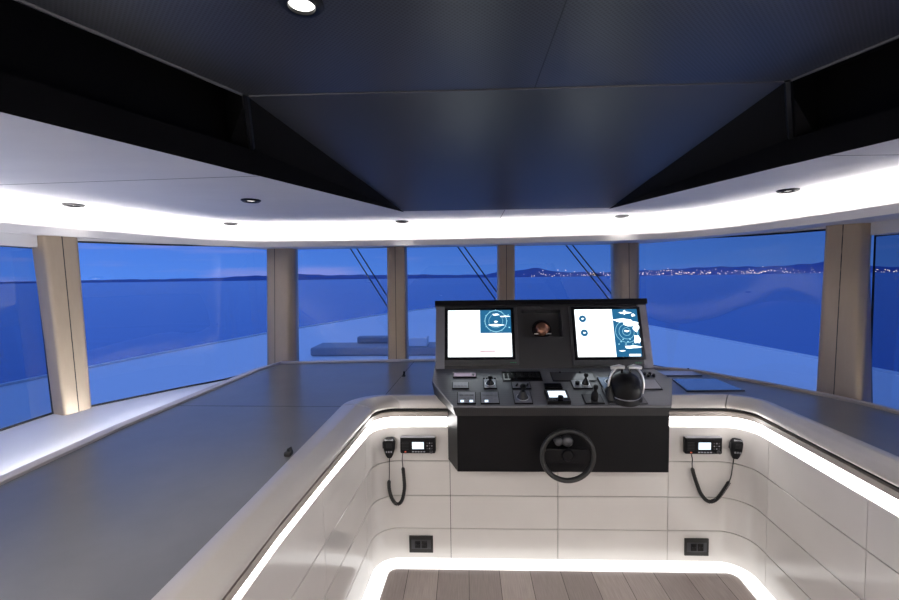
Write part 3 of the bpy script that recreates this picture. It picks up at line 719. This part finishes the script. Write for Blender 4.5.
handset(1.398, [(1.394,y1,.588),(1.388,y1,.54),(1.378,y1,.475),(1.350,y1,.42),(1.310,y1,.365),(1.268,y1,.352),(1.230,y1,.39),(1.205,y1,.45),(1.186,y1,.51),(1.180,y1,.55),(1.176,y1-.01,.58),(1.168,y1-.015,.612)],
        'black radio handset hanging on the wall right of its radio', 'black coiled cord hanging in a wide loop under the right radio', -6)
# power outlets
for x0, x1, lb in ((-.327,-.196,'dark grey power outlet low on the wall left of centre'), (1.159,1.286,'dark grey power outlet low on the wall right of centre')):
    T = Matrix.Translation((x0,2.289,.04)) @ Matrix(((1,0,0,0),(0,0,-1,0),(0,1,0,0),(0,0,0,1))); w = x1-x0
    e = empty('power_outlet', ((x0+x1)/2,2.289,.04))
    m = MB(); m.M = T; m.box((0,0,0),(w,.095,.007), .002); m.build('cover_plate', mat('outlet_grey',(.018,.017,.016),.4,metal=.3), e)
    for a in (.032, .068):
        m = MB(); m.M = T; m.box((a,.028,.007),(a+.030,.068,.010), .002); s0 = m.build('socket', BLACKG, e)
        for k in (-1,1):
            m = MB(); m.M = T; m.lathe([(0,.0105),(.003,.0105),(.003,.0095)], 10, (a+.015+k*.007,.048,0)); m.build('hole', GAP, s0)
    m = MB(); m.M = T; m.box((.012,.022,.007),(w-.012,.074,.0078)); m.build('inner_frame', DGREY, e)
    tag(e, lb, 'outlet')

# small things on the worktop
def tablet(pts, label, cat, name, mt):
    xs = [p[0] for p in pts]; m = MB(); m.prism(pts, .9002, .908); o = m.build(name, DGREY)
    c = Vector((sum(xs)/4, sum(p[1] for p in pts)/4)); m = MB(); m.prism([tuple(c+(Vector(p)-c)*.95) for p in pts], .908, .9085); m.build('glass_top', mt, o); tag(o, label, cat)
GLT = mat('sky_reflection_glass', (.13,.19,.32), .06, spec=1, coat=1)  # blue base stands in for the sky mirrored in the glass
tablet([(1.217,2.402),(1.537,2.409),(1.533,2.679),(1.269,2.684)], 'large dark glass chart display set into the worktop right of the console', 'display', 'chart_display', GLT)
tablet([(1.200,2.768),(1.500,2.77),(1.500,2.895),(1.20,2.90)], 'narrow pale glass panel on the worktop behind the large glass display', 'panel', 'glass_panel', mat('pale_panel', (.45,.45,.50), .2))
m = MB(); m.lathe([(0,.02),(.006,.02),(.008,.0)], 14, (1.49,2.925,.9)); tag(m.build('cap_nut', BLACK, smooth=40), 'tiny black knob on the worktop at the right front edge', 'knob')
m = MB(); m.box((-.675,1.520,.900),(-.650,1.552,.918), .005); o = m.build('cable_clip', RUBBER); tag(o, 'small black cable clip on the left worktop against the padded rail', 'clip')
m = MB(); m.tube([(-.664,1.535,.906),(-.662,1.533,.925),(-.652,1.530,.932),(-.648,1.528,.918)], .005, 8); m.build('hook', RUBBER, o, smooth=60)
m = MB(); m.box((-.428,2.80,.900),(-.408,2.83,.905), .001); o = m.build('pen_holder', BLACK); tag(o, 'tiny black stub on the worktop in front of the middle windows', 'holder')
m = MB(); m.tube([(-.418,2.815,.904),(-.416,2.815,.932)], .006, 8); m.build('stub', BLACK, o)

# ------------------------------------------------------------------ outside: foredeck, wipers, sea, shore
DO = [(-7.6,-.5),(-7.3,3),(-6.5,8),(-5.6,11.8),(-3.4,17.9),(-1.5,21.3),(1.0,24),(2.8,22.5),(4.3,17),(5.4,12.6),(6.15,7.7),(6.8,3),(7.0,-.5)]
m = MB(); m.prism([(-2.75,-.5)]+DO+[(2.75,-.5),(2.75,3.95),(-2.75,3.95)], -.10, .05)
bmesh.ops.triangulate(m.bm, faces=[f_ for f_ in m.bm.faces if len(f_.verts) > 4]); struct(m.build('floor_foredeck', DECK))
m = MB(); m.prism([(-1.45,3.72),(1.25,3.72),(1.25,3.95),(-1.45,3.95)], -.1, .80); struct(m.build('wall_outside', DECK))
P = [Vector(p) for p in DO]; N = normals(P)
m = MB(); m.sect([[(p.x,p.y,-1.2),(p.x,p.y,.085),(p.x-n.x*.07,p.y-n.y*.07,.085),(p.x-n.x*.07,p.y-n.y*.07,-1.2)] for p, n in zip(P, N)]); struct(m.build('wall_bulwark', DECK))
m = MB(); m.box((-3.05,8.2,.05),(1.8,8.9,.22), .04); o = tag(m.build('deck_sofa', DECKG), 'long low grey sunpad on the foredeck seen through the middle windows', 'sunpad')
m = MB(); m.box((-2.25,8.7,.22),(-1.2,8.9,.36), .03); m.build('backrest', DECKG, o)
m = MB(); m.box((-1.12,8.25,.221),(-.76,8.6,.40), .02); o = tag(m.build('deck_box', DECK), 'small white box on the grey sunpad outside, beside the console', 'box')
m = MB(); m.box((-1.125,8.24,.36),(-.755,8.61,.375)); m.build('lid', DECK, o)
def wiper(x0, z0, x1, z1, label):
    e = empty('window_wiper', (x0,3.75,z0)); yt, yb = 3.70, 3.60; dz = z0-z1
    for dx in (0,.055):
        m = MB(); m.tube([(x0+dx,yt,z0),(x1+dx,yb,z1),(x1+dx+(x1-x0)*.5,yb-.05,z1-dz*.5)], .0055, 8); m.build('arm', mat('wiper_grey', (.03,.04,.06), .5), e)
    m = MB(); m.box((x0-.03,yt-.02,z0-.01),(x0+.085,yt+.05,z0+.03), .006); m.build('pivot', BLACK, e)
    xe, ze = x1+(x1-x0)*.5, z1-dz*.5
    m = MB(); m.box((xe+.01,yb-.07,ze-.28),(xe+.045,yb-.055,ze+.12)); m.build('blade', RUBBER, e)
    return tag(e, label, 'wiper', 'window wipers')
wiper(-1.01,1.84,-.70,1.37,'twin arm black wiper outside the leftmost of the three front windows')
wiper(-.085,1.84,.24,1.37,'twin arm black wiper outside the middle front window')
wiper(.83,1.84,1.17,1.37,'twin arm black wiper outside the rightmost of the three front windows')
m = MB(); m.poly([(-20000,-20000,-5),(20000,-20000,-5),(20000,20000,-5),(-20000,20000,-5)]); struct(m.build('floor_sea', SEA, origin=(0,0,-5)))
def ridge(name, x0, x1, y, hs, dpt, seed):
    rnd = random.Random(seed); m = MB(); n = 160; xs = [x0+(x1-x0)*k/n for k in range(n+1)]
    def h(x):
        t = (x-x0)/(x1-x0); v = 0
        for (c, w, a) in hs: v += a*math.exp(-((t-c)/w)**2)
        return v
    top = [(x, y+dpt*.5, -5+h(x)*(1+.08*math.sin(x*.006)+.05*math.sin(x*.017+1))+rnd.random()*3) for x in xs]
    V = m.grid([[(x,y,-6) for x in xs], top, [(x,y+dpt,-6) for x in xs]])
    return tag(m.build(name, HILL, smooth=80), '', 'hill')
o = ridge('distant_hills', -9000, 1500, 7000, [(.25,.3,45),(.75,.25,60),(.55,.1,45)], 800, 1); o['label'] = 'low dark strip of land on the horizon behind the left windows'
o = ridge('distant_hills', 300, 2400, 6500, [(.35,.18,130),(.75,.25,70),(.1,.12,60)], 900, 2); o['label'] = 'haze-blue mountain on the horizon behind the front windows, left of the screens top'
o = ridge('distant_hills', 1900, 12000, 6000, [(.02,.1,50),(.20,.05,85),(.32,.07,120),(.12,.06,60),(.6,.3,95)], 900, 3); o['label'] = 'dark mountains above the lit coast behind the right hand window'
# coast lights
m = MB(); rnd = random.Random(5)
for k in range(420):
    x = 700+rnd.random()**1.0*7200; y = 5000+rnd.random()*300; z = -2+abs(rnd.gauss(0,30)); w = rnd.uniform(2.5,6.5)
    if rnd.random() < .35: x = 1500+rnd.gauss(0,700)+1400*rnd.random()
    m.box((x,y,z),(x+w*1.4,y+w,z+w))
tag(m.build('shore_lights', emat('coast_light', (1,.8,.62), 2.2)), 'strings of tiny town lights along the far coast at dusk', 'town lights', kind='stuff')

# ------------------------------------------------------------------ sky
w = bpy.data.worlds.new('dusk'); sc.world = w; w.use_nodes = True; nt = w.node_tree; nt.nodes.clear()
def N_(t): return nt.nodes.new(t)
tc = N_('ShaderNodeTexCoord'); sp = N_('ShaderNodeSeparateXYZ'); nt.links.new(tc.outputs['Generated'], sp.inputs[0])
rp = N_('ShaderNodeValToRGB'); nt.links.new(sp.outputs['Z'], rp.inputs['Fac']); cr = rp.color_ramp
cr.elements[0].position = 0; cr.elements[0].color = (.085,.24,.78,1)
cr.elements[1].position = 1; cr.elements[1].color = (.22,.42,1.1,1)
e = cr.elements.new(.10); e.color = (.062,.19,.70,1); e = cr.elements.new(.35); e.color = (.11,.28,.90,1)
mr = N_('ShaderNodeMapRange'); mr.inputs['From Min'].default_value = -1; mr.inputs['From Max'].default_value = 1; mr.inputs['To Min'].default_value = 1.25; mr.inputs['To Max'].default_value = .45
nt.links.new(sp.outputs['X'], mr.inputs['Value'])
mx = N_('ShaderNodeMix'); mx.data_type = 'RGBA'; mx.blend_type = 'MULTIPLY'; mx.inputs['Factor'].default_value = 1
nt.links.new(rp.outputs['Color'], mx.inputs[6]); nt.links.new(mr.outputs['Result'], mx.inputs[7])
# thin pink evening cloud streaks
mp = N_('ShaderNodeMapping'); mp.inputs['Scale'].default_value = (2.2,2.2,26); nt.links.new(tc.outputs['Generated'], mp.inputs['Vector'])
no = N_('ShaderNodeTexNoise'); no.inputs['Scale'].default_value = 1.3; no.inputs['Detail'].default_value = 5; nt.links.new(mp.outputs['Vector'], no.inputs['Vector'])
cl = N_('ShaderNodeMapRange'); cl.inputs['From Min'].default_value = .54; cl.inputs['From Max'].default_value = .74; nt.links.new(no.outputs['Fac'], cl.inputs['Value'])
lf = N_('ShaderNodeMapRange'); lf.inputs['From Min'].default_value = .1; lf.inputs['From Max'].default_value = -.6; lf.inputs['To Min'].default_value = .12; lf.inputs['To Max'].default_value = .75; nt.links.new(sp.outputs['X'], lf.inputs['Value'])
ml = N_('ShaderNodeMath'); ml.operation = 'MULTIPLY'; nt.links.new(cl.outputs['Result'], ml.inputs[0]); nt.links.new(lf.outputs['Result'], ml.inputs[1])
m2 = N_('ShaderNodeMix'); m2.data_type = 'RGBA'; m2.inputs[7].default_value = (.36,.34,.72,1)
nt.links.new(ml.outputs[0], m2.inputs['Factor']); nt.links.new(mx.outputs[2], m2.inputs[6])
bg = N_('ShaderNodeBackground'); bg.inputs['Strength'].default_value = 1.0; nt.links.new(m2.outputs[2], bg.inputs['Color'])
ow = N_('ShaderNodeOutputWorld'); nt.links.new(bg.outputs[0], ow.inputs['Surface'])

vs = sc.view_settings; vs.view_transform = 'Standard'; vs.look = 'None'; vs.gamma = 1; vs.exposure = 0; vs.use_curve_mapping = False
sc.cycles.use_denoising = True
sc.cycles.max_bounces = 10; sc.cycles.transparent_max_bounces = 12; sc.cycles.sample_clamp_indirect = 6
